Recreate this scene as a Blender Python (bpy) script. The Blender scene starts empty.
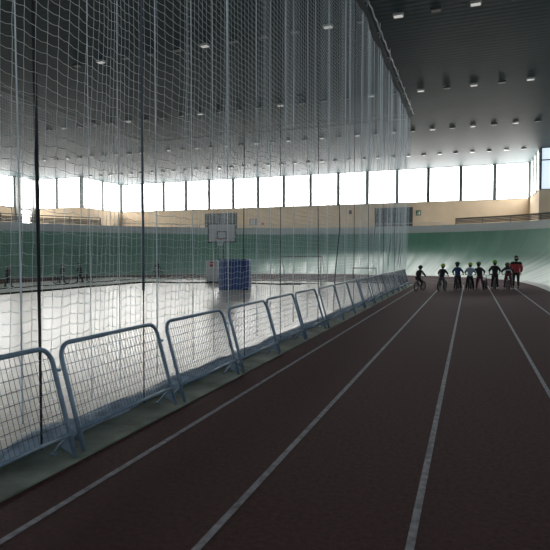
import bpy, bmesh, math, random
from mathutils import Vector as V, Matrix
rnd = random.Random(7)
PI = math.pi
S = bpy.context.scene
COL = S.collection

# ------------------------------------------------------------------ helpers
class MB:
    def __init__(s): s.v = []; s.f = []; s.m = []; s.mi = 0
    def add(s, vs, fs):
        b = len(s.v); s.v += [tuple(q) for q in vs]
        for f in fs: s.f.append(tuple(b + i for i in f)); s.m.append(s.mi)
        return s
    def box(s, x0, x1, y0, y1, z0, z1):
        return s.add([(x0,y0,z0),(x1,y0,z0),(x1,y1,z0),(x0,y1,z0),(x0,y0,z1),(x1,y0,z1),(x1,y1,z1),(x0,y1,z1)],
                     [(3,2,1,0),(4,5,6,7),(0,1,5,4),(1,2,6,5),(2,3,7,6),(3,0,4,7)])
    def rbox(s, x0, x1, y0, y1, z0, z1, r=.02, k=3):
        """box with rounded vertical and soft top/bottom edges"""
        def ring(z, ins):
            o = []
            for cx, cy, a0 in ((x1-r, y1-r, 0), (x0+r, y1-r, 90), (x0+r, y0+r, 180), (x1-r, y0+r, 270)):
                for i in range(k+1):
                    a = math.radians(a0 + 90*i/k); o.append((cx+(r-ins)*math.cos(a), cy+(r-ins)*math.sin(a), z))
            return o
        rr = r*.6; rings = [ring(z0, rr), ring(z0+rr*.4, rr*.3), ring(z0+rr, 0), ring(z1-rr, 0), ring(z1-rr*.4, rr*.3), ring(z1, rr)]
        n = len(rings[0]); vs = [p for q in rings for p in q]; fs = []
        for j in range(len(rings)-1):
            for i in range(n): fs.append((j*n+i, j*n+(i+1)%n, (j+1)*n+(i+1)%n, (j+1)*n+i))
        fs.append(tuple(reversed(range(n)))); fs.append(tuple((len(rings)-1)*n+i for i in range(n)))
        return s.add(vs, fs)
    def tube(s, pts, r, n=6, closed=False, cap=True):
        pts = [V(p) for p in pts]; m = len(pts)
        rs = r if isinstance(r, (list, tuple)) else [r]*m
        vs = []; fs = []
        up = None
        for i, p in enumerate(pts):
            a = pts[i-1] if (i > 0 or closed) else p
            b = pts[(i+1) % m] if (i < m-1 or closed) else p
            t = (b-a).normalized()
            if up is None:
                up = V((0,0,1)) if abs(t.z) < .9 else V((1,0,0))
            x = t.cross(up)
            if x.length < 1e-5: x = t.cross(V((0,1,0)) if abs(t.y) < .9 else V((1,0,0)))
            x.normalize(); y = x.cross(t).normalized(); up = y
            for k in range(n):
                ang = 2*PI*k/n; vs.append(p + x*(rs[i]*math.cos(ang)) + y*(rs[i]*math.sin(ang)))
        for i in range(m if closed else m-1):
            j = (i+1) % m
            for k in range(n): fs.append((i*n+k, i*n+(k+1)%n, j*n+(k+1)%n, j*n+k))
        if not closed and cap:
            fs.append(tuple(reversed(range(n)))); fs.append(tuple((m-1)*n+k for k in range(n)))
        return s.add(vs, fs)
    def ell(s, c, r, nu=12, nv=8, rot=None, zmin=-1.0):
        c = V(c); vs = []; fs = []
        v0 = math.asin(max(-1, zmin))
        for j in range(nv+1):
            b = v0 + (PI/2 - v0)*j/nv
            for i in range(nu):
                a = 2*PI*i/nu
                p = V((r[0]*math.cos(b)*math.cos(a), r[1]*math.cos(b)*math.sin(a), r[2]*math.sin(b)))
                if rot: p = rot @ p
                vs.append(c+p)
        for j in range(nv):
            for i in range(nu): fs.append((j*nu+i, j*nu+(i+1)%nu, (j+1)*nu+(i+1)%nu, (j+1)*nu+i))
        fs.append(tuple(reversed(range(nu))))
        return s.add(vs, fs)
    def torus(s, c, R, r, axis='x', N=24, n=6):
        c = V(c); P = []
        for i in range(N):
            a = 2*PI*i/N
            if axis == 'x': P.append(c + V((0, R*math.cos(a), R*math.sin(a))))
            elif axis == 'z': P.append(c + V((R*math.cos(a), R*math.sin(a), 0)))
            else: P.append(c + V((R*math.cos(a), 0, R*math.sin(a))))
        return s.tube(P, r, n, closed=True)
    def build(s, name, mats, parent=None, smooth=False, loc=None):
        me = bpy.data.meshes.new(name); me.from_pydata(s.v, [], s.f)
        if not isinstance(mats, (list, tuple)): mats = [mats]
        for m in mats: me.materials.append(m)
        if len(mats) > 1: me.polygons.foreach_set('material_index', s.m)
        if smooth: me.polygons.foreach_set('use_smooth', [True]*len(me.polygons))
        me.update()
        o = bpy.data.objects.new(name, me); COL.objects.link(o)
        if parent: o.parent = parent
        if loc: o.location = loc
        return o

def tag(o, label=None, cat=None, group=None, kind=None):
    if label: o['label'] = label
    if cat: o['category'] = cat
    if group: o['group'] = group
    if kind: o['kind'] = kind
    return o
def thing(name, label, cat, loc=(0,0,0), rz=0, group=None):
    o = bpy.data.objects.new(name, None); COL.objects.link(o)
    o.empty_display_size = .1; o.location = loc; o.rotation_euler = (0,0,rz)
    return tag(o, label, cat, group)
def struct(o): o['kind'] = 'structure'; return o
def copy_tree(o, parent=None):
    c = o.copy(); COL.objects.link(c)
    if parent: c.parent = parent
    for ch in list(o.children): copy_tree(ch, c)
    return c

# ------------------------------------------------------------------ materials
def mat(name, col, rough=.6, metal=0., spec=.5, noise=0., nscale=8., bump=0., bscale=40., coat=0.):
    m = bpy.data.materials.new(name); m.use_nodes = True
    nt = m.node_tree; b = nt.nodes['Principled BSDF']
    b.inputs['Base Color'].default_value = (*col, 1); b.inputs['Roughness'].default_value = rough
    b.inputs['Metallic'].default_value = metal; b.inputs['Specular IOR Level'].default_value = spec
    if coat: b.inputs['Coat Weight'].default_value = coat; b.inputs['Coat Roughness'].default_value = .25
    tc = nt.nodes.new('ShaderNodeTexCoord')
    nz = nt.nodes.new('ShaderNodeTexNoise'); nz.inputs['Scale'].default_value = nscale; nz.inputs['Detail'].default_value = 4
    nt.links.new(tc.outputs['Object'], nz.inputs['Vector'])
    mx = nt.nodes.new('ShaderNodeMix'); mx.data_type = 'RGBA'; mx.blend_type = 'MULTIPLY'
    mx.inputs[0].default_value = 1
    rp = nt.nodes.new('ShaderNodeMapRange'); rp.inputs[1].default_value = .3; rp.inputs[2].default_value = .7
    rp.inputs[3].default_value = 1-(noise or .06); rp.inputs[4].default_value = 1+(noise or .06)
    nt.links.new(nz.outputs['Fac'], rp.inputs[0])
    mx.inputs[6].default_value = (*col, 1); nt.links.new(rp.outputs[0], mx.inputs[7])
    nt.links.new(mx.outputs[2], b.inputs['Base Color'])
    if bump:
        n2 = nt.nodes.new('ShaderNodeTexNoise'); n2.inputs['Scale'].default_value = bscale
        nt.links.new(tc.outputs['Object'], n2.inputs['Vector'])
        bp = nt.nodes.new('ShaderNodeBump'); bp.inputs['Strength'].default_value = bump; bp.inputs['Distance'].default_value = .02
        nt.links.new(n2.outputs['Fac'], bp.inputs['Height']); nt.links.new(bp.outputs[0], b.inputs['Normal'])
    m.diffuse_color = (*col, 1)
    return m
def emis(name, col, st):
    m = bpy.data.materials.new(name); m.use_nodes = True; nt = m.node_tree
    b = nt.nodes['Principled BSDF']; b.inputs['Base Color'].default_value = (.8,.8,.8,1)
    b.inputs['Roughness'].default_value = .3
    b.inputs['Emission Color'].default_value = (*col, 1); b.inputs['Emission Strength'].default_value = st
    return m

M = {}
M['track'] = mat('red rubber track', (.074,.031,.028), .8, spec=.2, noise=.30, nscale=26, bump=.6, bscale=120)
M['line'] = mat('worn white track paint', (.27,.25,.255), .7, noise=.45, nscale=14)
M['concrete'] = mat('green stained concrete', (.17,.19,.15), .8, noise=.5, nscale=2.2, bump=.3)
M['court'] = mat('pale sports floor', (.61,.55,.465), .26, spec=.6, noise=.05, nscale=.6, bump=.05, bscale=1.2)
M['palegreen'] = mat('pale green painted slab', (.36,.40,.34), .6, noise=.1)
M['apron'] = mat('pale concrete apron', (.45,.45,.43), .6, noise=.1)
M['fascia'] = mat('grey painted parapet', (.46,.49,.49), .6, noise=.05)
M['beige'] = mat('beige wall render', (.68,.53,.37), .85, noise=.05, nscale=1.)
M['frame'] = mat('dark green window frame', (.06,.075,.07), .5)
M['column'] = mat('grey column paint', (.36,.37,.36), .7)
M['rail'] = mat('brown grey railing paint', (.13,.115,.105), .6)
M['whiterail'] = mat('white handrail paint', (.55,.55,.54), .5)
M['steel'] = mat('blue grey galvanised steel', (.20,.27,.345), .42, metal=.35, noise=.15, nscale=14)
M['wire'] = mat('blue grey mesh wire', (.08,.10,.12), .5, metal=.3)
M['net'] = mat('pale net twine', (.66,.72,.76), .8)
def translucent(m, col, f):
    nt = m.node_tree; b = nt.nodes['Principled BSDF']; t = nt.nodes.new('ShaderNodeBsdfTranslucent'); t.inputs[0].default_value = (*col,1)
    x = nt.nodes.new('ShaderNodeMixShader'); x.inputs[0].default_value = f
    nt.links.new(b.outputs[0], x.inputs[1]); nt.links.new(t.outputs[0], x.inputs[2]); nt.links.new(x.outputs[0], nt.nodes['Material Output'].inputs[0])
translucent(M['net'], (.80,.85,.88), .75)
M['hem'] = mat('blue grey gathered net', (.32,.38,.46), .8, noise=.35, nscale=9, bump=.6, bscale=30)
M['rope'] = mat('black rope', (.012,.014,.016), .8)
M['bluerope'] = mat('slate gathered net rope', (.09,.11,.14), .8)
M['beam'] = mat('dark beam paint', (.02,.024,.026), .6)
M['alu'] = mat('aluminium conduit', (.42,.44,.45), .4, metal=.6)
M['bluepad'] = mat('blue vinyl padding', (.022,.065,.235), .5, noise=.08)
M['bluedark'] = mat('dark blue vinyl trim', (.012,.03,.11), .5)
M['white'] = mat('white plastic', (.55,.57,.58), .5)
M['padgrey'] = mat('pale grey padding', (.48,.50,.50), .6)
M['red'] = mat('red paint', (.34,.045,.04), .5)
M['orange'] = mat('orange rim paint', (.40,.10,.04), .5)
M['black'] = mat('black plastic', (.012,.012,.013), .5)
M['greyframe'] = mat('grey goal paint', (.20,.22,.22), .5)
M['louvre'] = mat('dark louvre metal', (.09,.095,.10), .5)
M['signgreen'] = mat('green sign', (.02,.13,.06), .5)
M['signwhite'] = mat('white sign pictogram', (.7,.72,.7), .5)
M['lamp'] = mat('dark lamp housing', (.03,.034,.036), .6)
M['lamppale'] = mat('pale lamp housing', (.30,.31,.30), .5)
M['diffuser'] = emis('lamp diffuser lit', (1,.97,.9), .4)
M['diffuseroff'] = mat('lamp diffuser unlit', (.16,.165,.165), .4)
M['pane'] = emis('daylit frosted pane', (1,.985,.955), 9.0)
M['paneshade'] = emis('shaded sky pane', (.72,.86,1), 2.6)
M['paneblue'] = emis('daylit clear pane', (.62,.74,.86), .95)
M['tyre'] = mat('black tyre rubber', (.012,.012,.012), .8)
M['spoke'] = mat('steel spokes', (.12,.12,.12), .4, metal=.5)
M['skin'] = mat('skin', (.42,.25,.18), .6)
M['hair'] = mat('dark brown hair', (.018,.012,.009), .7)
M['eye'] = mat('dark eyes', (.02,.015,.012), .3)

# ceiling: dark ribbed sheet, ribs run across the hall
m = M['ceiling'] = mat('dark ribbed ceiling sheet', (.014,.037,.042), .58, spec=.2, noise=.18, nscale=.35)
nt = m.node_tree; b = nt.nodes['Principled BSDF']
tc = nt.nodes.new('ShaderNodeTexCoord'); wv = nt.nodes.new('ShaderNodeTexWave')
wv.bands_direction = 'Y'; wv.inputs['Scale'].default_value = 1.0; wv.inputs['Distortion'].default_value = 0
nt.links.new(tc.outputs['Object'], wv.inputs['Vector'])
bp = nt.nodes.new('ShaderNodeBump'); bp.inputs['Strength'].default_value = .12; bp.inputs['Distance'].default_value = .03
nt.links.new(wv.outputs['Fac'], bp.inputs['Height']); nt.links.new(bp.outputs[0], b.inputs['Normal'])

# bank: glossy green paint with slanted scuffs that change the gloss
m = M['bank'] = mat('glossy green bank paint', (.085,.255,.165), .45, spec=1.0, noise=.12, nscale=.5, coat=1.0)
m.node_tree.nodes['Principled BSDF'].inputs['Coat Roughness'].default_value = .42
m.node_tree.nodes['Principled BSDF'].inputs['Coat IOR'].default_value = 2.0
nt = m.node_tree; b = nt.nodes['Principled BSDF']
uv = nt.nodes.new('ShaderNodeUVMap'); mp = nt.nodes.new('ShaderNodeMapping')
mp.inputs['Rotation'].default_value = (0,0,math.radians(-52)); mp.inputs['Scale'].default_value = (2.2,.14,1)
n3 = nt.nodes.new('ShaderNodeTexNoise'); n3.inputs['Scale'].default_value = 1.0; n3.inputs['Detail'].default_value = 3
nt.links.new(uv.outputs[0], mp.inputs[0]); nt.links.new(mp.outputs[0], n3.inputs['Vector'])
mr = nt.nodes.new('ShaderNodeMapRange'); mr.inputs[1].default_value = .35; mr.inputs[2].default_value = .65
mr.inputs[3].default_value = .38; mr.inputs[4].default_value = .66
nt.links.new(n3.outputs['Fac'], mr.inputs[0]); nt.links.new(mr.outputs[0], b.inputs['Roughness']); nt.links.new(mr.outputs[0], b.inputs['Coat Roughness'])

# ------------------------------------------------------------------ ground
BASE = [(3.5,-34),(3.5,-24),(3.5,-14),(3.5,-4),(3.5,8),(3.5,20),(3.5,27),(3.35,33),(2.6,38),(.6,41.8),(-3.5,44.3),(-9,45.4),(-15,44.6),(-21,42),
        (-26,38),(-29.5,33),(-31,27),(-31.5,20),(-31.5,8),(-31.5,-4),(-31.5,-14),(-31.5,-24),(-31.5,-34)]
def catmull(P, k):
    P = [V((p[0],p[1],0)) for p in P]; out = []
    Q = [P[0]*2-P[1]] + P + [P[-1]*2-P[-2]]
    for i in range(1, len(Q)-2):
        a,b_,c,d = Q[i-1:i+3]
        for j in range(k):
            t = j/k
            out.append(.5*((2*b_)+(c-a)*t+(2*a-5*b_+4*c-d)*t*t+(3*b_-a-3*c+d)*t**3))
    out.append(P[-1]); return out
curve = catmull(BASE, 6)
NC = len(curve)
nrm = []
for i in range(NC):
    t = (curve[min(i+1,NC-1)]-curve[max(i-1,0)]).normalized()
    nrm.append(V((t.y,-t.x,0)))           # outward (right of travel)
arc = [0]
for i in range(1,NC): arc.append(arc[-1]+(curve[i]-curve[i-1]).length)

# running track floor inside the bank
mb = MB(); mb.add([(p.x,p.y,0) for p in curve], [tuple(range(NC))])
mb.add([(p.x,p.y,-.1) for p in curve], [tuple(reversed(range(NC)))])
struct(mb.build('floor', M['track']))
mb = MB(); mb.box(-18.7,-3.55,-33.5,33.6,0.001,.012); struct(mb.build('floor_court', M['court']))
mb = MB(); mb.box(-3.55,-3.0,-33.5,31.2,0.001,.014); struct(mb.build('trim_1', M['concrete']))
mb = MB(); mb.box(-25.6,-18.7,-33.5,33.6,0.001,.010); struct(mb.build('trim_2', M['palegreen']))

# lane lines: straight, then round the bend inside the bank
def lane(X, n):
    pts = [(X, -33.2+ .8*i) for i in range(90) if -33.2+.8*i < 30.5]
    cx, cy = -14.2, 30.6; a = X-cx; bb = a*.76
    pts += [(cx+a*math.cos(t*PI/80), cy+bb*math.sin(t*PI/80)) for t in range(0,80)]
    vs=[]; fs=[]
    for i,(x,y) in enumerate(pts):
        x1,y1 = pts[min(i+1,len(pts)-1)]; x0,y0 = pts[max(i-1,0)]
        t = V((x1-x0,y1-y0,0)).normalized(); q = V((t.y,-t.x,0))*.025
        for s_ in (1,-1):
            for z in (.001,.0035): vs.append((x+q.x*s_, y+q.y*s_, z))
    for i in range(len(pts)-1):
        a_=i*4; b_=a_+4
        fs += [(a_+1,b_+1,b_+3,a_+3),(a_,b_,b_+1,a_+1),(a_+3,b_+3,b_+2,a_+2)]
    mb = MB(); mb.add(vs,fs); struct(mb.build('trim_%d'%n, M['line']))
for n,X in enumerate((-2.585,-1.46,-.305,.935,2.17)): lane(X, 3+n)

# banked cycle track: apron + concave bank, sides lower than the bend
PROF = [(0,0),(.55,.03),(.60,.035),(.9,.115),(1.3,.255),(1.8,.445),(2.4,.685),(3.0,.94),(3.6,1.21),(4.2,1.50),(4.7,1.78),(5.1,2.10),(5.5,2.55),(5.9,3.12),(6.3,3.82)]
WB = 6.3
def zs(i):
    p = curve[i]
    t = min(1, max(0, (p.y-18)/16)); t = t*t*(3-2*t)
    return (.80 if p.x < -14 else .86)*(1-t) + 1.0*t
mb = MB(); vs=[]; fs=[]; K=len(PROF)
for i in range(NC):
    for (u,z) in PROF:
        p = curve[i]+nrm[i]*u; vs.append((p.x,p.y,z*zs(i)+.002))
for i in range(NC-1):
    for k in range(2,K-1): fs.append((i*K+k, i*K+k+1, (i+1)*K+k+1, (i+1)*K+k))
mb.add(vs,fs); bank = struct(mb.build('banked_track', M['bank'], smooth=True))
uvl = bank.data.uv_layers.new(name='UVMap')
for poly in bank.data.polygons:
    for li in poly.loop_indices:
        vi = bank.data.loops[li].vertex_index; uvl.data[li].uv = (arc[vi//K], PROF[vi%K][0])
mb = MB(); fs=[]
for i in range(NC-1):
    for k in range(0,2): fs.append((i*K+k, i*K+k+1, (i+1)*K+k+1, (i+1)*K+k))
mb.add(vs,fs); struct(mb.build('trim_8', M['apron']))
# parapet wall and walkway behind the bank
ZT = 4.45
def ring_strip(prof, name, m_, i0=0, i1=NC, parent=None):
    vs=[]; fs=[]; k_=len(prof)
    idx = list(range(i0,i1))
    for i in idx:
        for (u,z) in prof:
            p = curve[i]+nrm[i]*u; zz = z if z is not None else PROF[-1][1]*zs(i)-.05
            vs.append((p.x,p.y,zz))
    for i in range(len(idx)-1):
        for k in range(k_-1): fs.append((i*k_+k, i*k_+k+1, (i+1)*k_+k+1, (i+1)*k_+k))
    mb = MB(); mb.add(vs,fs); return mb.build(name, m_, parent)
struct(ring_strip([(WB-.02,None),(WB-.02,ZT),(WB+.2,ZT),(WB+.2,ZT-.25),(WB+2.2,ZT-.25),(WB+2.2,0)], 'parapet', M['fascia']))

# ------------------------------------------------------------------ hall shell
ZC = 10.25; ZW = 6.92; ZH = 10.12
XR, XL, YF, YS, XRO, XLO, YB = 5.12, -40.15, 54.0, 46.9, 11.7, -46.8, -34.0
mb = MB(); mb.box(XLO-.4,XRO+.4,YB-.4,YF+.4,ZC,ZC+.3); struct(mb.build('ceiling', M['ceiling']))
mb = MB(); mb.box(XLO-.4,XRO+.4,YB-.4,YF+.4,-.4,-.12); struct(mb.build('floor_slab', M['concrete']))
wn = [0]
def wall(name, ax, c, a0, a1, inward, nbay=0, panes=None, top=True):
    """wall along ax ('x' or 'y') at coordinate c; windows between ZW and ZH"""
    t0, t1 = (c, c+.3) if inward < 0 else (c-.3, c)
    mb = MB()
    def bx(mb, a_0,a_1,d0,d1,z0,z1):
        if ax == 'x': mb.box(a_0,a_1,d0,d1,z0,z1)
        else: mb.box(d0,d1,a_0,a_1,z0,z1)
    zt = ZW if nbay else ZC
    bx(mb, a0,a1,t0,t1,0,zt)
    struct(mb.build(name, M['beige']))
    if not nbay: return
    w = (a1-a0)/nbay
    dp = inward*.05
    for i in range(nbay):
        wn[0] += 1
        s0, s1 = a0+i*w, a0+(i+1)*w
        mb = MB(); d0, d1 = sorted((c-inward*.12, c-inward*.10))
        bx(mb, s0+.06, s1-.06, d0, d1, ZW+.04, ZC-.03)
        p = mb.build('window_%d'%wn[0], panes or M['pane']); struct(p)
        fr = MB(); e0, e1 = sorted((c-inward*.16, c+inward*.04))
        bx(fr, s0, s0+.16, e0,e1, ZW, ZC-.01); bx(fr, s1-.16, s1, e0,e1, ZW, ZC-.01)
        bx(fr, s0+.16, s1-.16, e0,e1, ZW, ZW+.05); bx(fr, s0+.16, s1-.16, e0,e1, ZC-.04, ZC-.01)
        if panes is M['paneblue']: bx(fr, s0+.16, s1-.16, e0,e1, 9.22, 9.30)
        fr.build('window_frame', M['frame'], p)
wall('wall_far', 'x', YF, XL, XR, -1, 15)
wall('wall_far_right_return', 'y', XR, YS+.3, YF, -1, 3)
wall('wall_far_left_return', 'y', XL, YS+.3, YF, 1, 2)
wall('wall_right_bay', 'x', YS, XR, XRO, -1, 2, M['paneblue'])
wall('wall_left_bay', 'x', YS, XLO, XL, -1, 2)
wall('wall_left', 'y', XLO, YB, 44.25, 1, 23)
wall('wall_right', 'y', XRO, YB, YS, -1, 24, M['paneshade'])
wall('wall_behind', 'x', YB, XLO, XRO, 1, 18, M['paneshade'])

# ------------------------------------------------------------------ ceiling lamps
def lamp_proto(pale):
    t = thing('ceiling_lamp', 'x', 'lamp')
    mb = MB(); mb.rbox(-.18,.18,-.13,.13,-.115,-.03,.02)
    mb.box(-.05,.05,-.05,.05,-.03,0)
    mb.build('housing', M['lamppale'] if pale else M['lamp'], t)
    d = MB(); d.box(-.15,.15,-.10,.10,-.125,-.113); d.build('diffuser', M['diffuser'] if pale else M['diffuseroff'], t)
    return t
protos = {}
rows = [(19.25,'nearest the viewer',-17,4.0,'front'),(28.3,'second from the viewer',-27.,6.6,'second'),
        (37.2,'third from the viewer',-36.5,9.5,'third'),(46.4,'closest to the far windows',-40.,4.5,'last')]
for Y,where,xa,xb,g in rows:
    k = -8
    while True:
        X = .07-1.28*k
        if X < xa: break
        pale = k % 2 == 0 and not (X < -4 and g in ('front','second') and k % 4)
        if X <= xb:
            lab = ('pale lit' if pale else 'dark unlit')+' box lamp in the ceiling row '+where
            if pale not in protos: protos[pale] = o = lamp_proto(pale)
            else: o = copy_tree(protos[pale])
            o.location = (X,Y,ZC); tag(o, lab, 'lamp', ('pale' if pale else 'dark')+' lamps of the '+g+' ceiling row')
        k += 1

# ------------------------------------------------------------------ nets
def tri_strings(lines, r):
    """many 3-sided strings as one builder"""
    mb = MB(); cs = [(math.cos(a), math.sin(a)) for a in (PI/2, PI*7/6, PI*11/6)]
    for pts, vert, along in lines:
        n = len(pts); vs = []; fs = []
        for (x,y,z) in pts:
            for c,s_ in cs:
                if vert: vs.append((x+r*c, y+r*s_, z))
                elif along == 'y': vs.append((x+r*c, y, z+r*s_))
                else: vs.append((x, y+r*c, z+r*s_))
        for i in range(n-1):
            a = i*3
            for k in range(3): fs.append((a+k, a+(k+1)%3, a+3+(k+1)%3, a+3+k))
        mb.add(vs, fs)
    return mb
XN, ZN, YE, XLN = -3.42, 9.68, 31.9, -21.6
CELL = .094
def fold(s, z):
    ph = 2*PI*s/1.46 + .9*math.sin(s*.83+.4) + .5*math.sin(s*2.1)
    f = min(1, .35+.09*z)
    y = s - f*.185*math.sin(ph) - f*.03*math.sin(2*ph+1)
    x = f*(.045*math.sin(ph*.5+.7) + .015*math.sin(ph*1.7)) - .17*max(0, 1-z/4)
    return x, y
net = thing('divider_net', 'tall pale mesh net hanging along the leaning barriers beside the track', 'net', (XN,0,0))
NS = int((YE+1.0)/CELL); NZ = int(ZN/CELL)
jit = [[rnd.uniform(-.006,.006) for _ in range(NZ+1)] for _ in range(NS+1)]
def npt(i, j):
    s = -1.0+i*CELL; z = ZN - j*ZN/NZ
    x,y = fold(s,z)
    return (x, y+jit[i][j]*.7, z - .012*math.sin(i*1.7+j*.6)*(j>0))
lines = []
for i in range(NS+1):
    step = 1 if i*CELL < 10 else 3
    js = list(range(0,NZ+1,step))
    if js[-1] != NZ: js.append(NZ)
    lines.append(([npt(i,j) for j in js], True, None))
for j in range(NZ+1):
    pts = []
    for i in range(NS+1):
        p = npt(i,j); pts.append(p)
        if i < NS and i*CELL < 9 and j > 0:
            q = npt(i+1,j); d = abs(q[1]-p[1])
            pts.append(((p[0]+q[0])/2, (p[1]+q[1])/2, (p[2]+q[2])/2 - .009))
    lines.append((pts, False, 'y'))
tri_strings(lines, .0023).build('mesh', M['net'], net)
# gathered hem lying along the foot of the barriers
mb = MB(); vs=[]; fs=[]; n=0; kk=9; y=-1.0
while y < YE:
    hgt = .08+.018*math.sin(y*2.1)+.02*math.sin(y*5.3+1)+rnd.uniform(-.012,.012)
    hgt *= 1-.5*min(1,max(0,(y-6)/10))
    wid = .13+.03*math.sin(y*3.3)
    for k in range(kk):
        a = PI*k/(kk-1); vs.append((-.17+wid*math.cos(a)*(1+.15*math.sin(y*7+k)), y, .016+hgt*math.sin(a)**.8*(1+.08*math.sin(k*2.3+y*9)) ))
    n += 1; y += .11
for i in range(n-1):
    for k in range(kk-1): fs.append((i*kk+k, i*kk+k+1, (i+1)*kk+k+1, (i+1)*kk+k))
mb.add(vs,fs); h = mb.build('hem', M['hem'], net, smooth=True); h['label'] = 'blue-grey gathered net hem on the floor'
def vrope(name, y, r, m_, z0=.02, x=-.03, lab=None, taper=False):
    pts = []; rs = []
    for k in range(25):
        z = z0+(ZN-z0)*k/24
        pts.append((x+.004*math.sin(z*1.7+y), y+.006*math.sin(z*1.1+y*2), z)); rs.append(r*(.55+.45*min(1,z/2.2)) if taper else r)
    mb = MB(); mb.tube(pts, rs, 7); o = mb.build(name, m_, net, smooth=True)
    if lab: o['label'] = lab
vrope('rope', 3.495, .0165, M['rope'], lab='thick black rope', taper=True)
vrope('rope', 5.03, .0135, M['bluerope'], z0=1.3, lab='slate-grey gathered rope')
vrope('rope', 5.03, .007, M['rope'], z0=.02)
for y, r in ((7.85,.007),(9.6,.006),(12.3,.009),(16.5,.008),(19.0,.009),(22.5,.010),(26.0,.010)):
    vrope('rope', y, r, M['rope'])
for q,y in enumerate((3.30,4.15,4.6,5.30,6.15,6.75,7.25,8.4,9.05,10.4,11.4,13.2,15.2,17.6,20.0,21.4,23.7,25.0,27.3,28.6,29.8,30.8)):
    vrope('gather_line', y, .0035+.0025*(q%3==0)+y*.0002, M['net'], z0=.3)
mb = MB(); mb.tube([(-.19,14.45,.02),(-.12,14.40,1.2),(.01,14.37,2.4),(0,14.36,3.2)],[.009,.016,.018,.008],7)
o = mb.build('tied_bundle', M['bluerope'], net, smooth=True); o['label'] = 'dark tied bundle of rope'
for y,z0,z1 in ((20.5,1.4,3.3),(24.6,1.2,2.6),(27.0,1.3,2.8),(28.3,1.2,2.6),(28.9,1.0,2.2)):
    mb = MB(); mb.tube([(-.13,y,z0),(-.08,y,(z0+z1)/2),(.0,y,z1)],[.008,.015,.008],6); mb.build('tied_bundle', M['bluerope'], net, smooth=True)

def flat_net(name, label, ax, c, a0, a1, seed):
    t = thing(name, label, 'net', (0,0,0))
    n = int((a1-a0)/.125); nz = int(ZN/.14); L = []
    def P(i,j):
        s = a0+(a1-a0)*i/n; z = ZN-ZN*j/nz + (.03 if j==nz else 0)
        ph = 2*PI*s/1.9+seed+.8*math.sin(s*.9)
        a = s-.16*math.sin(ph); d = .05*math.sin(ph*.5)
        return (a, c+d, z) if ax == 'x' else (c+d, a, z)
    for i in range(n+1): L.append(([P(i,0),P(i,nz//2),P(i,nz)], True, None))
    for j in range(nz+1): L.append(([P(i,j) for i in range(0,n+1)], False, ax))
    tri_strings(L, .0024).build('mesh', M['net'], t)
    mb = MB(); mb.tube([(lambda p:(p[0],p[1],.045+.018*math.sin(i*.9)))(P(i,nz)) for i in range(0,n+1,2)], .022, 5)
    mb.build('hem_rope', M['rope'], t, smooth=True)
    mb = MB(); mb.tube([P(i,0) for i in range(0,n+1,6)], .03, 5); mb.build('top_cable', M['alu'], t)
    mb = MB()
    mb.tube([(lambda p:(p[0],p[1],p[2]+.28+.02*math.sin(i)))(P(i,0)) for i in range(0,n+1,6)], .02, 5); mb.build('upper_cable', M['alu'], t)
    return t
flat_net('divider_net', 'pale mesh net closing the far end of the court before the green bank', 'x', YE, XLN, XN-.1, 1.0)
flat_net('divider_net', 'pale mesh net on the far left side of the court', 'y', XLN, 2.0, YE-.1, 2.3)

# overhead rail that carries the near net
rail = thing('net_rail', 'dark overhead rail with silver conduit carrying the near net', 'rail', (XN,0,ZN))
mb = MB(); mb.box(-.12,.10,-2,YE+.2,.03,.27); mb.build('beam', M['beam'], rail)
mb = MB(); y=-2.0
pts=[]
while y < YE+.2:
    pts.append((.22, y, .26+.035*math.cos(y*2*PI/1.0))); y += .125
mb.tube(pts, .028, 6); mb.build('conduit', M['alu'], rail, smooth=True)
y = -1.0
while y < YE+.3:
    mb = MB(); mb.tube([(.20,y,.02),(.20,y,ZC-ZN)], .018, 6); mb.box(-.03,.26,y-.02,y+.02,.19,.23)
    mb.build('hanger', M['alu'], rail); y += 2.6

# ------------------------------------------------------------------ barriers
LEAN = .289
def bp_(y, h, off=0.): return (-LEAN*h+off, y, h)
W = 1.50
bar = thing('mesh_barrier', 'x', 'barrier')
mb = MB(); R_ = .13; pts = [bp_(0,.0), bp_(0,.3), bp_(0,.92-R_)]
for k in range(1,7):
    a = k*PI/12; pts.append(bp_(R_-R_*math.cos(a), .92-R_+R_*math.sin(a)))
for k in range(0,7):
    a = PI/2-k*PI/12; pts.append(bp_(W-R_+R_*math.cos(a), .92-R_+R_*math.sin(a)))
pts += [bp_(W,.3), bp_(W,0)]
mb.tube(pts, .0205, 10); mb.build('frame', M['steel'], bar, smooth=True)
mb = MB(); mb.tube([bp_(0,.2),bp_(W,.2)], .017, 8); mb.build('bottom_rail', M['steel'], bar, smooth=True)
mb = MB()
n = 32
for i in range(1,n):
    y = W*i/n; top = .905
    if y < R_: top = .92-R_+math.sqrt(max(0,R_**2-(R_-y)**2))
    if y > W-R_: top = .92-R_+math.sqrt(max(0,R_**2-(y-W+R_)**2))
    mb.tube([bp_(y,.2,.004),bp_(y,top,.004)], .0022, 4)
for k in range(1,8):
    h = .2+.72*k/8; ins = 0 if h < .92-R_ else R_-math.sqrt(max(0,R_**2-(h-.92+R_)**2))
    mb.tube([bp_(ins,h,-.002),bp_(W-ins,h,-.002)], .0027, 4)
mb.build('wire_mesh', M['wire'], bar)
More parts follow.
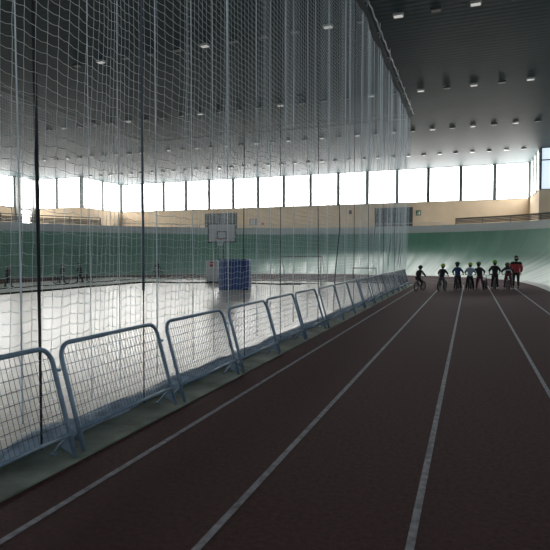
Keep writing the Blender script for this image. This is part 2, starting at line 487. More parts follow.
for y in (.03, W-.03):
    mb = MB()
    mb.tube([bp_(y,.19),(-.15,y,.09),(-.21,y,.02)], .012, 7)
    mb.rbox(-.24,-.18,y-.022,y+.022,.0145,.028,.008)
    mb.add([bp_(y-.004,.19),bp_(y-.004,.05),(-.14,y-.004,.10),bp_(y+.004,.19),bp_(y+.004,.05),(-.14,y+.004,.10)],[(0,1,2),(5,4,3),(0,3,4,1),(1,4,5,2),(2,5,3,0)])
    mb.build('rear_foot', M['steel'], bar, smooth=False)
for h in (.225,.72):
    mb = MB(); mb.tube([bp_(W,h),bp_(W+.065,h)], .013, 7); mb.torus(bp_(W+.03,h), .026, .007, 'z', 12, 5)
    mb.build('coupling', M['steel'], bar)
ords = ['first','second','third','fourth','fifth','sixth','seventh','eighth','ninth','tenth','eleventh','twelfth','thirteenth','fourteenth','fifteenth','sixteenth','seventeenth']
PITCH = 1.64; Y0 = 3.47-W
for i in range(17):
    o = bar if i == 0 else copy_tree(bar)
    o.location = (-3.06 - (.03*math.sin(i*1.7)) - (.03 if i>6 else 0), Y0+i*PITCH, .003 if i else .003)
    lab = 'leaning grey-blue steel mesh barrier, %s in the row from the viewer' % ords[i]
    if i == 0: lab = 'leaning grey-blue steel mesh barrier, nearest, cut off by the left photo edge'
    if i == 16: lab = 'leaning grey-blue steel mesh barrier, last one, at the far end of the row'
    tag(o, lab, 'barrier', 'mesh barriers along the track')

# dark rope lying along the far left court edge
mb = MB(); pts = [(-18.75, -2+ .8*i, .045+.012*math.sin(i*1.3)) for i in range(36)]
pts += [(-18.4+.5*i, 27.2+.12*i if i < 8 else 28.2, .05+.012*math.sin(i*1.1)) for i in range(20)]
o = mb.tube(pts, .04, 6).build('floor_rope', M['rope'], smooth=True)
tag(o, 'dark rope lying along the far edge of the pale court floor', 'rope')

# ------------------------------------------------------------------ court equipment
t = thing('padded_box', 'blue padded upright box standing on the court floor', 'padded box', (-10.85,23.6,.012), math.radians(17))
mb = MB(); mb.box(-.66,.66,-.56,.56,.06,1.38); mb.build('core', M['bluedark'], t)
for k in range(4):
    x0 = -.70+k*.35
    for yy in (-.64,.56):
        mb = MB(); mb.rbox(x0+.004,x0+.346,yy,yy+.08,.05,1.42,.03); mb.build('pad_panel', M['bluepad'], t, smooth=True)
for k in range(3):
    y0 = -.55+k*.366
    for xx in (-.74,.66):
        mb = MB(); mb.rbox(xx,xx+.08,y0+.004,y0+.362,.05,1.42,.03); mb.build('pad_panel', M['bluepad'], t, smooth=True)
mb = MB(); mb.rbox(-.76,.76,-.66,.66,1.42,1.48,.05); mb.build('lid', M['bluepad'], t, smooth=True)
mb = MB(); mb.box(-.72,.72,-.62,.62,0,.05); mb.build('base', M['bluedark'], t)

t = thing('basketball_stand', 'portable basketball stand with pale padded base and white backboard', 'basketball hoop', (-14.05,28.45,.012), math.radians(8))
mb = MB(); mb.rbox(-1.05,-.32,.30,1.25,.06,1.36,.06); mb.build('padded_base', M['padgrey'], t, smooth=True)
mb = MB(); mb.box(-.78,-.56,.285,.302,.98,1.30); lb = mb.build('label_plate', M['red'], t)
mb = MB(); mb.box(-.73,-.61,.279,.286,1.12,1.19); mb.build('label_panel', M['signwhite'], lb)
mb = MB(); mb.box(-1.15,.25,.05,1.35,.035,.075); 
for x,y in ((-1.05,.15),(.15,.15),(-1.05,1.25),(.15,1.25)): mb.torus((x,y,.035),.022,.012,'x',10,5)
mb.build('base_frame', M['black'], t)
mb = MB(); mb.tube([(.06,.5,.07),(.06,.35,2.2),(.06,.05,2.75)], .055, 10); mb.build('pole', M['louvre'], t, smooth=True)
mb = MB(); mb.tube([(-.28,.35,.08),(.0,.38,1.2)], .03, 8); mb.build('brace', M['louvre'], t, smooth=True)
mb = MB(); mb.box(-.74,.92,-.03,.01,2.50,3.53); bd = mb.build('backboard', M['white'], t)
mb = MB()
for x0,x1,z0,z1 in ((-.78,-.73,2.44,3.56),(.91,.96,2.44,3.56),(-.78,.96,2.42,2.50),(-.78,.96,3.52,3.56)): mb.box(x0,x1,-.045,.02,z0,z1)
mb.build('board_border', M['black'], bd)
mb = MB()
for x0,x1,z0,z1 in ((-.21,-.165,2.68,3.10),(.345,.39,2.68,3.10),(-.21,.39,3.06,3.105),(-.21,.39,2.65,2.69)): mb.box(x0,x1,-.036,-.028,z0,z1)
mb.build('target_square', M['black'], bd)
mb = MB(); mb.torus((.09,-.30,2.64), .225, .018, 'z', 24, 6); mb.box(.01,.17,-.10,-.03,2.58,2.66); rim = mb.build('rim', M['orange'], t, smooth=False)
mb = MB()
for k in range(12):
    a0 = 2*PI*k/12
    for sg in (1,-1):
        mb.tube([(.09+math.cos(a0+sg*q*.26)*(.22-.035*q), -.30+math.sin(a0+sg*q*.26)*(.22-.035*q), 2.63-.13*q) for q in range(4)], .006, 4)
mb.build('hoop_net', M['net'], rim)

def goal(loc, w, h, d, rz, label, name='small_goal'):
    t = thing(name, label, 'goal', loc, rz)
    r = .03
    for x in (-w/2, w/2):
        mb = MB(); mb.tube([(x,0,0),(x,0,h)], r, 8); mb.build('post', M['greyframe'], t, smooth=True)
        mb = MB(); mb.tube([(x,0,h),(x,d*.35,h),(x,d,.03),(x,0,.03)], r*.7, 6); mb.build('side_brace', M['greyframe'], t, smooth=True)
    mb = MB(); mb.tube([(-w/2-r,0,h),(w/2+r,0,h)], r, 8); mb.build('crossbar', M['greyframe'], t, smooth=True)
    mb = MB(); mb.tube([(-w/2,d,.03),(w/2,d,.03)], r*.7, 6); mb.build('ground_bar', M['greyframe'], t, smooth=True)
    mb = MB()
    nn = int(w/.16)
    for i in range(nn+1):
        x = -w/2+w*i/nn; mb.tube([(x,0,h),(x,d*.35,h),(x,d,.03)], .003, 3)
    for k in range(9):
        q = k/8; mb.tube([(-w/2,d*.35+d*.65*q,h-(h-.03)*q),(w/2,d*.35+d*.65*q,h-(h-.03)*q)], .003, 3)
    mb.build('goal_net', M['net'], t)
goal((-9.0,28.35,.012), 2.42, 1.60, .9, 0, 'small grey goal frame standing right of the blue padded box')
goal((-6.45,34.2,.001), 1.5, .85, .6, math.radians(10), 'low grey mini goal beyond the end net near the far barriers')

# ------------------------------------------------------------------ wall details
def louvre(x0,x1,z0,z1,label,n):
    t = thing('wall_louvre', label, 'vent', ((x0+x1)/2, YF, z0)); w=(x1-x0)/2; h=z1-z0
    mb = MB()
    for a in ((-w,w,-.06,0,-.02,.05),(-w,w,-.06,0,h-.05,h+.02),(-w,-w+.08,-.06,0,0,h),(w-.08,w,-.06,0,0,h)): mb.box(*a)
    mb.build('frame', M['frame'], t)
    mb = MB(); mb.box(-w+.05,w-.05,-.03,0,.03,h-.03); mb.build('backing', M['louvre'], t)
    for k in range(n):
        x = -w+.08+(2*w-.16)*(k+.5)/n
        mb = MB(); mb.box(x-.05,x+.05,-.055,-.03,.05,h-.05); mb.build('slat', M['column'] if k%3==1 else M['frame'], t)
louvre(-9.15,-5.4,4.62,6.45,'wide dark louvred panel on the beige far wall at right','' or 10)
louvre(-28.6,-24.6,4.62,6.42,'wide dark louvred panel on the beige far wall behind the backboard', 12)
t = thing('exit_sign', 'small green exit sign on the beige far wall beside the louvred panel', 'sign', (-4.85,YF,5.62))
mb = MB(); mb.box(-.24,.24,-.05,0,0,.50); mb.build('sign_plate', M['signgreen'], t)
mb = MB(); mb.box(.02,.17,-.056,-.05,.08,.40)
mb.tube([(-.10,-.053,.30),(-.07,-.053,.20),(-.13,-.053,.08)], .02, 5); mb.tube([(-.07,-.053,.20),(0,-.053,.10)], .018, 5); mb.ell((-.08,-.053,.36),(.032,.006,.032),8,4)
mb.build('pictogram', M['signwhite'], t)
t = thing('hose_cabinet', 'small pale wall box with red trim right of the backboard', 'wall box', (-22.6,YF-.002,4.95))
mb = MB(); mb.rbox(-.42,.42,-.18,0,0,.78,.03); mb.build('case', M['padgrey'], t)
mb = MB(); mb.box(-.36,.36,-.195,-.175,.06,.10); mb.box(-.36,.36,-.195,-.175,.68,.72); mb.box(-.36,-.31,-.195,-.175,.1,.68); mb.box(.31,.36,-.195,-.175,.1,.68); mb.build('trim', M['red'], t)
t = thing('alarm_button', 'tiny red button box on the beige far wall', 'wall box', (-21.5,YF,5.0))
mb = MB(); mb.rbox(-.12,.12,-.1,0,0,.25,.03); mb.build('case', M['red'], t); mb = MB(); mb.ell((0,-.1,.125),(.06,.03,.06),10,5); mb.build('button', M['signwhite'], t)
t = thing('wall_speaker', 'small dark speaker high on the beige far wall', 'speaker', (-11.7,YF,5.95))
mb = MB(); mb.rbox(-.13,.13,-.18,0,0,.36,.03); mb.build('case', M['black'], t); mb = MB(); mb.tube([(0,-.185,.2),(0,-.195,.2)], .09, 12); mb.build('grille', M['louvre'], t)

# railings on top of the bank
def railing(i0, i1, label, name, h, panel):
    t = thing(name, label, 'railing')
    idx = range(i0,i1)
    P = [curve[i]+nrm[i]*(WB+.1) for i in idx]
    mb = MB(); mb.tube([(p.x,p.y,ZT+h) for p in P], .04 if panel else .03, 6); mb.build('top_bar', M['rail'] if panel else M['whiterail'], t)
    if panel:
        vs=[];fs=[]
        mb = MB()
        for zz in (.12,.24,.36,.48):
            if zz < h-.05: mb.tube([(p.x,p.y,ZT+zz) for p in P], .045, 4)
        mb.build('slats', M['rail'], t)
    for p in P[::2]:
        mb = MB(); mb.box(p.x-.03,p.x+.03,p.y-.03,p.y+.03,ZT,ZT+h); mb.build('post', M['rail'] if panel else M['whiterail'], t)
# split indices
iR = min(range(NC), key=lambda i: (curve[i]-V((-3.8,44.1,0))).length)
iL = min(range(NC), key=lambda i: (curve[i]-V((-27.2,36.8,0))).length)
railing(12, iR+1, 'brown-grey slatted railing on top of the bank at right', 'guard_railing', .55, True)
railing(iR+1, iL, 'thin white handrail along the top of the far bend', 'hand_railing', .28, False)
railing(iL, NC-12, 'brown-grey slatted railing on top of the bank at far left', 'guard_railing', .70, True)

# far left corner: tall narrow window between two columns
mb = MB()
mb.box(XLO-.3,XLO,44.25,YS,0,4.95); mb.box(XLO-.3,XLO,44.25,44.95,4.95,ZC); mb.box(XLO-.3,XLO,46.32,YS,4.95,ZC)
struct(mb.build('wall_left_corner', M['beige']))
for n,(ya,yb) in enumerate(((44.25,44.95),(46.32,YS-.01))):
    mb = MB(); mb.box(XLO+.005,XLO+.25,ya,yb,ZT-.25,ZC-.01); struct(mb.build('column_%d'%(n+1), M['column']))
mb = MB(); mb.box(XLO-.12,XLO-.10,44.96,46.31,4.96,ZC-.01); w_ = struct(mb.build('window_90', M['pane']))
fr = MB(); fr.box(XLO-.14,XLO+.03,44.96,46.31,6.72,6.92); fr.box(XLO-.14,XLO+.03,44.96,46.31,4.96,5.05); fr.build('window_frame', M['column'], w_)
mb = MB(); mb.box(8.3,9.9,YS-.03,YS-.005,5.05,5.55); w_ = struct(mb.build('window_91', M['pane']))
fr = MB()
for a in ((8.2,8.3,4.95,5.65),(9.9,10.,4.95,5.65),(8.3,9.9,4.95,5.05),(8.3,9.9,5.55,5.65)): fr.box(a[0],a[1],YS-.06,YS-.001,a[2],a[3])
fr.build('window_frame', M['frame'], w_)

# ------------------------------------------------------------------ bicycles
BAR = .25
def bicycle(frame_mat, flag=None):
    t = thing('bicycle', 'x', 'bicycle')
    r = .245; wb = .42
    for yy in (-wb, wb):
        mb = MB(); mb.torus((0,yy,r), r-.022, .022, 'x', 24, 7); w = mb.build('wheel', M['tyre'], t, smooth=True)
        mb = MB(); mb.torus((0,yy,r), r-.048, .008, 'x', 24, 5); mb.build('wheel_rim', M['spoke'], w)
        mb = MB()
        for k in range(14):
            a = 2*PI*k/14; mb.tube([(.015*(-1)**k,yy,r),(0,yy+(r-.05)*math.cos(a),r+(r-.05)*math.sin(a))], .002, 3)
        mb.tube([(-.04,yy,r),(.04,yy,r)], .018, 7); mb.build('spokes', M['spoke'], w)
    mb = MB(); bb=(0,-.06,.23); st=(0,-.17,.50); hd=(0,.27,.56); hl=(0,.30,.45)
    mb.tube([bb,st],.015,7); mb.tube([st,hd],.015,7); mb.tube([bb,hl],.018,7); mb.tube([hl,(0,.262,.60)],.019,7)
    for sx in (-.04,.04):
        mb.tube([bb,(sx,-wb,r)],.010,6); mb.tube([st,(sx,-wb,r)],.009,6)
    mb.build('frame', frame_mat, t, smooth=True)
    mb = MB()
    for sx in (-.042,.042): mb.tube([(sx*.5,.30,.49),(sx,.32,.44),(sx,wb,r)],.011,6)
    mb.tube([(-.03,.30,.49),(.03,.30,.49)],.014,6); mb.build('fork', frame_mat, t, smooth=True)
    mb = MB(); mb.tube([(0,.262,.60),(0,.25,.70)],.013,7); mb.tube([(-BAR,.19,.74),(-.10,.25,.715),(.10,.25,.715),(BAR,.19,.74)],.011,7)
    h = mb.build('handlebar', M['spoke'], t, smooth=True)
    for sx in (-1,1):
        mb = MB(); mb.tube([(sx*(BAR-.09),.21,.733),(sx*(BAR+.01),.188,.742)],.016,7); mb.build('grip', M['black'], h, smooth=True)
    mb = MB(); mb.tube([st,(0,-.195,.56)],.011,6); mb.build('seat_post', M['spoke'], t)
    mb = MB(); mb.ell((0,-.23,.575),(.065,.10,.028),12,6); mb.ell((0,-.13,.578),(.025,.10,.020),10,6); mb.build('saddle', M['black'], t, smooth=True)
    mb = MB(); mb.torus((.045,-.06,.23),.06,.006,'x',18,5); mb.tube([(.05,-.06,.23),(.06,-.06,.11)],.009,5); mb.tube([(-.05,-.06,.23),(-.06,-.06,.35)],.009,5); mb.tube([(-.06,-.06,.23),(.06,-.06,.23)],.014,6)
    c = mb.build('crank', M['spoke'], t)
    for sx,zz in ((1,.11),(-1,.35)):
        mb = MB(); mb.box(sx*.10-.04,sx*.10+.04,-.10,-.02,zz-.012,zz+.012); mb.build('pedal', M['black'], c)
    if flag:
        mb = MB(); mb.rbox(-.06,.06,-.50,-.46,.50,.64,.015); mb.tube([(0,-.47,.52),(0,-.20,.53)],.006,5); o = mb.build('number_plate', flag, t); o['label'] = 'white plate behind the saddle'
    return t
BF = [mat('dark bike paint',(.02,.02,.024),.4), mat('slate bike paint',(.05,.06,.08),.4), mat('maroon bike paint',(.10,.02,.03),.4)]
bikes = {}
def bike(loc, rz, label, f=0, flag=False, sc=1.0):
    key = (f,flag)
    if key not in bikes: o = bikes[key] = bicycle(BF[f], M['signwhite'] if flag else None)
    else: o = copy_tree(bikes[key])
    o.location = (loc[0],loc[1],loc[2] if len(loc)>2 else 0.002); o.rotation_euler = (0,0,rz); o.scale = (sc,sc,sc); tag(o, label, 'bicycle', 'small bicycles of the riders')
    return o

# ------------------------------------------------------------------ people
def skin(verts, edges, radii, root=0, lv=2):
    me = bpy.data.meshes.new('tmp'); me.from_pydata([tuple(v) for v in verts], edges, [])
    o = bpy.data.objects.new('tmp', me); COL.objects.link(o)
    md = o.modifiers.new('s','SKIN'); md.use_smooth_shade = True
    if not me.skin_vertices: me.attributes
    sv = me.skin_vertices[0].data
    for i,r in enumerate(radii):
        sv[i].radius = r if isinstance(r,(tuple,list)) else (r,r); sv[i].use_root = (i == root)
    ss = o.modifiers.new('u','SUBSURF'); ss.levels = lv; ss.render_levels = lv
    dg = bpy.context.evaluated_depsgraph_get(); dg.update()
    out = bpy.data.meshes.new_from_object(o.evaluated_get(dg))
    bpy.data.objects.remove(o); return out
def link_mesh(me, name, mats, parent):
    me.name = name; me.materials.clear()
    for m_ in mats: me.materials.append(m_)
    me.polygons.foreach_set('use_smooth',[True]*len(me.polygons))
    o = bpy.data.objects.new(name, me); COL.objects.link(o); o.parent = parent; return o

def person(loc, rz, h, label, J, top, legs, hat=None, hatkind='helmet', shoe=None, extra=None, toplab=None, leglab=None, hatlab=None, loose=1.0, shoulders=None, stripe=None):
    """J: joint positions for a 1.3 m child, metres; scaled to h"""
    s = h/1.30
    root = thing('person', label, 'person', (loc[0],loc[1],loc[2] if len(loc)>2 else .002), rz)
    P = {k: V(v)*s for k,v in J.items() if isinstance(v, tuple)}
    pel, che, nec, hed = P['pelvis'], P['chest'], P['neck'], P['head']
    names = ['pelvis','spine','chest','neck']; P['spine'] = pel.lerp(che,.5)+V((0,-.01*s,0))
    names += ['shL','elL','wrL','paL','shR','elR','wrR','paR','hiL','knL','anL','toL','hiR','knR','anR','toR']
    for sd in 'LR':
        d = (P['wr'+sd]-P['el'+sd]).normalized(); P['pa'+sd] = P['wr'+sd]+d*.055*s
        if ('to'+sd) not in P: P['to'+sd] = P['an'+sd]+V((0,.12,-.035))*s
    ix = {n:i for i,n in enumerate(names)}
    E = [('pelvis','spine'),('spine','chest'),('chest','neck')]
    for sd in 'LR': E += [('chest','sh'+sd),('sh'+sd,'el'+sd),('el'+sd,'wr'+sd),('wr'+sd,'pa'+sd),('pelvis','hi'+sd),('hi'+sd,'kn'+sd),('kn'+sd,'an'+sd),('an'+sd,'to'+sd)]
    rad = dict(pelvis=.070,spine=.062,chest=.068,neck=.036,sh=.040,el=.028,wr=.020,pa=.024,hi=.058,kn=.042,an=.029,to=.024)
    rr = lambda n,k=1: rad.get(n, rad.get(n[:2]))*s*k
    me = skin([P[n] for n in names], [(ix[a],ix[b]) for a,b in E], [rr(n) for n in names])
    # neck/head with a face, and five-fingered hands, joined into the same body mesh
    mb = MB(); q = (hed-nec)
    yaw = J.get('look', 0.); Rz = Matrix.Rotation(yaw,3,'Z') @ Matrix.Rotation(J.get('nod',0.),3,'X')
    mb.tube([nec-V((0,0,.05*s)), nec+q*.5], [.040*s,.036*s], 8)
    mb.ell(hed, (.070*s,.084*s,.102*s), 14, 10, Rz)
    mb.ell(hed+Rz@V((0,.045,-.055))*s, (.046*s,.042*s,.045*s), 10, 6, Rz)      # jaw
    mb.ell(hed+Rz@V((0,.086,-.015))*s, (.011*s,.018*s,.020*s), 8, 6, Rz)       # nose
    for sx in (-1,1): mb.ell(hed+Rz@V((sx*.071,.0,-.008))*s, (.010*s,.018*s,.026*s), 8, 6, Rz)
    mb.ell(hed+Rz@V((0,.082,-.055))*s, (.022*s,.006*s,.006*s), 8, 4, Rz)       # lips
    mb.mi = 1
    for sx in (-1,1): mb.ell(hed+Rz@V((sx*.028,.076,.008))*s, (.011*s,.008*s,.008*s), 8, 5, Rz)
    mb.mi = 0
    for sd,sx in (('L',-1),('R',1)):
        pa = P['pa'+sd]; d = (pa-P['wr'+sd]).normalized()
        side = d.cross(V((0,0,1))); side = side.normalized() if side.length > .1 else V((1,0,0))
        dn = side.cross(d).normalized()
        if dn.z > 0: dn = -dn
        for k,L in enumerate((.050,.058,.055,.044)):
            b0 = pa+side*(k-1.5)*.0135*s+d*.012*s
            mb.tube([b0, b0+d*L*.45*s+dn*.006*s, b0+d*L*.75*s+dn*.024*s, b0+d*L*.7*s+dn*.040*s], [.0075*s,.007*s,.0065*s,.005*s], 6)
        inn = -side*sx
        b0 = pa-d*.012*s+inn*.018*s
        mb.tube([b0, b0+inn*.018*s+d*.018*s+dn*.008*s, b0+inn*.016*s+d*.034*s+dn*.022*s], [.009*s,.008*s,.006*s], 6)
    bm = bmesh.new(); bm.from_mesh(me)
    for f in bm.faces: f.material_index = 0
    vv = [bm.verts.new(p) for p in mb.v]
    for f,mi in zip(mb.f, mb.m):
        try: bf = bm.faces.new([vv[i] for i in f]); bf.material_index = mi; bf.smooth = True
        except ValueError: pass
    bm.to_mesh(me); bm.free()
    link_mesh(me, 'body', [M['skin'], M['eye']], root)
    mb = MB(); mb.ell(hed+Rz@V((0,-.030,-.018))*s, (.078*s,.068*s,.100*s), 14, 8, Rz); mb.ell(hed+Rz@V((0,-.012,.03))*s, (.077*s,.088*s,.085*s), 14, 6, Rz, zmin=0.)
    mb.build('hair', M['hair'], root, smooth=True)
    # jacket
    k = 1.36*loose
    nm = ['spine','pelvis','chest','neck0','shL','elL','wrL','shR','elR','wrR']
    PP = dict(P); PP['neck0'] = nec-(nec-che)*.05; PP['pelvis'] = pel+V((0,0,-.015*s))
    for sd in 'LR': PP['wr'+sd] = P['wr'+sd]-(P['wr'+sd]-P['el'+sd])*.06
    radj = dict(spine=.090,pelvis=.096,chest=.101,neck0=.046,sh=.052,el=.037,wr=.028)
    EE = [('spine','pelvis'),('spine','chest'),('chest','neck0')]+[e for sd in 'LR' for e in (('chest','sh'+sd),('sh'+sd,'el'+sd),('el'+sd,'wr'+sd))]
    jx = {n:i for i,n in enumerate(nm)}
    o = link_mesh(skin([PP[n] for n in nm],[(jx[a],jx[b]) for a,b in EE],[radj.get(n,radj.get(n[:2]))*s*k*.93 for n in nm]), 'jacket', [top], root)
    if toplab: o['label'] = toplab
    if shoulders:
        nm2 = ['chest','neck0','shL','shR','elL','elR']; PP2 = dict(PP); PP2['chest'] = che+V((0,0,.02*s))
        for sd in 'LR': PP2['el'+sd] = P['sh'+sd].lerp(P['el'+sd],.35)
        r2 = dict(chest=.098,neck0=.050,sh=.060,el=.052); x2 = {n:i for i,n in enumerate(nm2)}
        o2 = link_mesh(skin([PP2[n] for n in nm2],[(x2[a],x2[b]) for a,b in (('chest','neck0'),('chest','shL'),('chest','shR'),('shL','elL'),('shR','elR'))],[r2.get(n,r2.get(n[:2]))*s*k*.98 for n in nm2]), 'shoulder_yoke', [shoulders], o)
        o2['label'] = 'black shoulder panel'
    if stripe:
        m0 = PP['spine'].lerp(PP['pelvis'],.45); ax = (PP['chest']-PP['pelvis']).normalized()
        mb = MB(); xx = ax.cross(V((1,0,0))).normalized()
        ring = [[m0+ax*dz*s+V((1,0,0))*math.cos(a)*.112*s*k+xx*math.sin(a)*.108*s*k for a in [2*PI*i/16 for i in range(16)]] for dz in (-.035,.035)]
        mb.add(ring[0]+ring[1], [(i,(i+1)%16,16+(i+1)%16,16+i) for i in range(16)])
        o2 = mb.build('stripe', stripe, o, smooth=True); o2['label'] = 'white band round the jacket'
    # trousers
    nm = ['pelvis','hiL','knL','anL','hiR','knR','anR']
    radt = dict(pelvis=.094,hi=.074,kn=.050,an=.039)
    EE = [e for sd in 'LR' for e in (('pelvis','hi'+sd),('hi'+sd,'kn'+sd),('kn'+sd,'an'+sd))]
    jx = {n:i for i,n in enumerate(nm)}
    o = link_mesh(skin([P[n] for n in nm],[(jx[a],jx[b]) for a,b in EE],[radt.get(n,radt.get(n[:2]))*s*1.06 for n in nm]), 'trousers', [legs], root)
    if leglab: o['label'] = leglab
    for sd in 'LR':
        an, to = P['an'+sd], P['to'+sd]; d = to-an; d.z = 0; d.normalize()
        mb = MB(); c = an+d*.045*s; c.z = an.z-.025*s
        R3 = Matrix.Rotation(math.atan2(-d.x,d.y),3,'Z')
        mb.ell(c+V((0,0,.0)), (.042*s,.105*s,.045*s), 12, 8, R3); mb.ell(c+V((0,0,-.016*s)), (.044*s,.112*s,.018*s), 12, 6, R3)
        mb.build('shoe', shoe or M['black'], root, smooth=True)
    if hat:
        mb = MB()
        if hatkind == 'helmet':
            mb.ell(hed+Rz@V((0,-.006,.022))*s, (.112*s,.135*s,.120*s), 16, 8, Rz, zmin=-.10)
            o = mb.build('helmet', hat, root, smooth=True)
            mb = MB()
            for sx in (-.05,0,.05):
                mb.tube([hed+Rz@V((sx, -.006+.135*math.cos(a)*(1-abs(sx)*4), .022+.122*math.sin(a)*(1-abs(sx)*2.2)))*s for a in [PI*q/8 for q in range(9)]], .010*s, 5)
            mb.build('helmet_rib', M['black'], o, smooth=True)
        else:
            mb.ell(hed+V((0,-.004,.012))*s, (.079*s,.094*s,.112*s), 14, 8, Rz, zmin=.05); o = mb.build('knit_hat', hat, root, smooth=True)
            mb = MB(); mb.torus((0,0,0), .080*s, .018*s, 'z', 18, 6)
            for i,v in enumerate(mb.v): mb.v[i] = tuple(Rz@V((v[0],v[1]*1.14,v[2])) + hed+V((0,-.004,.012))*s)
            o2 = mb.build('hat_band', M['padgrey'], o, smooth=True); o2['label'] = 'pale band of the hat'
        if hatlab: o['label'] = hatlab
    return root

def astride(lx=0., spread=.13, lean=0., look=0.):
    return dict(pelvis=(0,-.07,.64),chest=(lx,.0+lean,.93),neck=(lx*1.2,.035+lean,1.055),head=(lx*1.35,.075+lean,1.175),
      shL=(-.125+lx,.015+lean,.985),shR=(.125+lx,.015+lean,.985),elL=(-.225+lx*.5,.06+lean*.6,.84),elR=(.225+lx*.5,.06+lean*.6,.84),
      wrL=(-.225,.155,.785),wrR=(.225,.155,.785),
      hiL=(-.075,-.07,.60),hiR=(.075,-.07,.60),knL=(-spread+.01,-.02,.335),knR=(spread-.01,-.03,.335),anL=(-spread-.02,-.06,.07),anR=(spread+.02,-.05,.07),look=look)
def riding():
    return dict(pelvis=(0,-.22,.68),chest=(0,-.05,.95),neck=(0,.0,1.06),head=(0,.05,1.18),
      shL=(-.12,-.03,.99),shR=(.12,-.03,.99),elL=(-.22,.06,.84),elR=(.22,.06,.84),wrL=(-.225,.16,.775),wrR=(.225,.16,.775),
      hiL=(-.07,-.20,.64),hiR=(.07,-.20,.64),knL=(-.10,.05,.58),knR=(.10,.03,.42),anL=(-.105,-.07,.43),anR=(.105,-.09,.19),look=0.)
def leaning():
    return dict(pelvis=(0,-.24,.74),chest=(0,.02,.93),neck=(0,.10,1.01),head=(0,.17,1.10),
      shL=(-.125,.03,.95),shR=(.125,.03,.95),elL=(-.24,.09,.83),elR=(.24,.09,.83),wrL=(-.228,.165,.775),wrR=(.228,.165,.775),
      hiL=(-.075,-.22,.69),hiR=(.075,-.22,.69),knL=(-.125,-.10,.38),knR=(.125,-.12,.38),anL=(-.15,-.14,.07),anR=(.15,-.18,.07),look=0.,nod=.2)
def walking(ph=1):
    return dict(pelvis=(0,0,.66),chest=(0,.03,.95),neck=(0,.05,1.07),head=(0,.07,1.185),
      shL=(-.125,.03,1.0),shR=(.125,.03,1.0),elL=(-.17,-.04*ph,.80),elR=(.17,.08*ph,.80),wrL=(-.16,.02*ph,.63),wrR=(.15,.17*ph,.65),
      hiL=(-.07,0,.62),hiR=(.07,0,.62),knL=(-.075,.11*ph,.355),knR=(.075,.01*ph,.345),anL=(-.07,.17*ph,.07),anR=(.07,-.17*ph,.085),look=0.)
def pushing(side):
    d = walking(1); s = side
    d.update(elR=(.24 if s>0 else .17,.14,.82), wrR=(.30 if s>0 else .16,.24,.75), elL=(-.17 if s>0 else -.24,.10,.82), wrL=(.02 if s>0 else -.30,.25,.76))
    return d
def beside(): # holds the handlebar of a bike standing at its right, other arm out to the left
    d = astride(lx=-.05); d.update(wrR=(.18,.19,.79),elR=(.20,.05,.86),elL=(-.30,.03,.86),wrL=(-.40,.10,.76))
    return d
def adult():
    return dict(pelvis=(0,0,.645),chest=(0,.0,.93),neck=(0,.01,1.065),head=(0,.025,1.195),
      shL=(-.150,0,.99),shR=(.150,0,.99),elL=(-.205,-.01,.80),elR=(.205,-.01,.80),wrL=(-.185,.05,.635),wrR=(.185,.05,.635),
      hiL=(-.075,0,.61),hiR=(.075,0,.61),knL=(-.085,.01,.335),knR=(.085,.01,.335),anL=(-.09,-.02,.07),anR=(.09,-.02,.07),look=.3)
C = {k: mat(k, c, .8) for k,c in {'black cloth':(.012,.012,.014),'dark cloth':(.022,.024,.028),'grey trouser cloth':(.10,.11,.12),'blue jacket cloth':(.018,.04,.13),
  'pale blue jacket cloth':(.24,.31,.38),'maroon cloth':(.10,.018,.035),'red jacket cloth':(.34,.035,.045),'lime helmet shell':(.30,.46,.03),'green helmet shell':(.08,.42,.04),
  'olive helmet shell':(.05,.11,.02),'dark helmet shell':(.02,.022,.022),'white band cloth':(.45,.47,.50),'pale legging cloth':(.22,.22,.23)}.items()}
def c(n): return C[n]
Z0 = .002
# kids in a row, from left to right as the photo shows them
bike((-2.20,25.62), math.radians(-20), 'small dark bicycle ridden by the leftmost child beside the last barrier', sc=.93)
person((-2.20,25.62), math.radians(-20), 1.20, 'leftmost child in dark clothes and helmet riding a small bicycle sideways', riding(), c('black cloth'), c('black cloth'), c('dark helmet shell'))
bike((-1.22,26.05), math.radians(-16), 'small bicycle straddled by the child in grey trousers', 1)
person((-1.22,26.05), math.radians(-16), 1.28, 'child with lime helmet, black top and grey trousers straddling a bicycle', astride(lean=.05), c('black cloth'), c('grey trouser cloth'), c('lime helmet shell'), leglab='grey trousers')
bike((-.54,27.05), math.radians(-4), 'small dark bicycle straddled by the child in the dark blue jacket')
person((-.54,27.05), math.radians(-4), 1.36, 'child in dark blue jacket and dark helmet straddling a bicycle', astride(lx=-.02), c('blue jacket cloth'), c('black cloth'), c('dark helmet shell'), toplab='dark blue jacket')
bike((.02,27.2), math.radians(-6), 'small bicycle straddled by the child in the pale blue jacket', 1)
person((.02,27.2), math.radians(-6), 1.34, 'child in pale blue jacket and lime helmet straddling a bicycle', astride(spread=.15), c('pale blue jacket cloth'), c('black cloth'), c('lime helmet shell'), toplab='pale blue jacket')
bike((.72,27.45), math.radians(-8), 'small maroon bicycle with a white plate beside the child in maroon trousers', 2, True)
person((.47,27.42), math.radians(-3), 1.36, 'child in black top and maroon trousers standing left of a bicycle, arm reaching left', beside(), c('black cloth'), c('maroon cloth'), c('olive helmet shell'), leglab='maroon trousers')
bike((1.18,28.5), math.radians(2), 'small dark bicycle straddled by the child with the bright green helmet')
person((1.18,28.5), math.radians(2), 1.44, 'child all in black with bright green helmet straddling a bicycle', astride(spread=.11), c('black cloth'), c('black cloth'), c('green helmet shell'), shoe=M['padgrey'], hatlab='bright green helmet')
bike((1.77,28.45), math.radians(4), 'small dark bicycle of the bending child next to the adult')
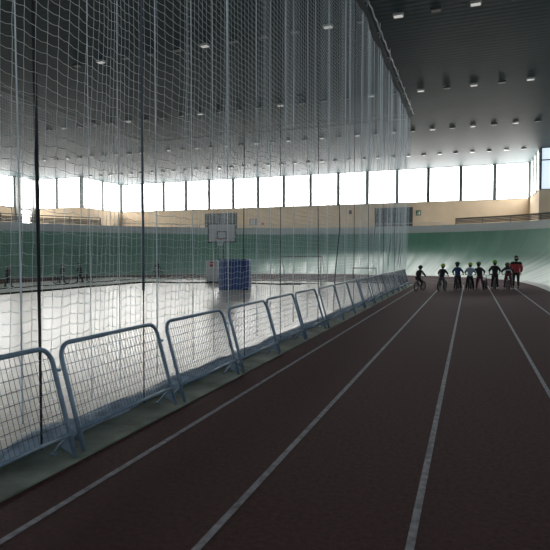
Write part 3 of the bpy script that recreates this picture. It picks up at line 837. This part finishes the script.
person((1.77,28.45), math.radians(4), 1.40, 'child bending over a bicycle in dark jacket with white band, next to the adult', leaning(), c('black cloth'), c('maroon cloth'), c('olive helmet shell'), shoe=M['padgrey'], stripe=c('white band cloth'))
person((2.22,29.45), math.radians(0), 1.66, 'adult in red jacket with black shoulders and dark hat, right end of the row', adult(), c('red jacket cloth'), c('black cloth'), c('dark helmet shell'), 'hat', shoulders=c('black cloth'), toplab='red jacket', loose=1.28)
# people on the far left side of the court
person((-22.9,21.1), math.radians(-80), 1.17, 'person in dark clothes walking at the left photo edge behind the nets', walking(), c('dark cloth'), c('dark cloth'), c('dark helmet shell'), 'hat')
bike((-22.75,24.75), math.radians(-75), 'dark bicycle pushed by the walker just right of the thick black rope', 0, sc=.84)
person((-22.95,25.07), math.radians(-75), 1.16, 'person in dark clothes pushing a bicycle just right of the thick black rope', pushing(1), c('black cloth'), c('dark cloth'), c('dark helmet shell'))
bike((-22.55,26.6), math.radians(100), 'dark bicycle of the second walker right of the thick black rope', 0, sc=.84)
person((-22.6,26.25), math.radians(100), 1.18, 'second person right of the thick black rope, upright beside a bicycle', pushing(1), c('dark cloth'), c('black cloth'), c('dark helmet shell'))
bike((-23.1,35.6), math.radians(80), 'distant bicycle ridden alone on the far bend behind the nets', 1, sc=.9)
person((-23.1,35.6), math.radians(80), 1.25, 'distant small cyclist in dark clothes on the far bend behind the nets', riding(), c('dark cloth'), c('dark cloth'), c('dark helmet shell'))

# ------------------------------------------------------------------ world, camera, view
w = bpy.data.worlds.new('World'); S.world = w; w.use_nodes = True
w.node_tree.nodes['Background'].inputs[0].default_value = (.8,.88,1,1); w.node_tree.nodes['Background'].inputs[1].default_value = 1.0
cam = bpy.data.cameras.new('Camera'); co = bpy.data.objects.new('Camera', cam); COL.objects.link(co)
cam.sensor_width = 36; cam.lens = 36*525/550; cam.clip_end = 300; cam.clip_start = .05
co.location = (0,0,1.7); co.rotation_euler = (math.radians(90-2.18), 0, math.radians(20.36))
S.camera = co
S.view_settings.view_transform = 'Standard'; S.view_settings.look = 'None'; S.view_settings.gamma = 1
S.view_settings.use_curve_mapping = False; S.view_settings.exposure = 0
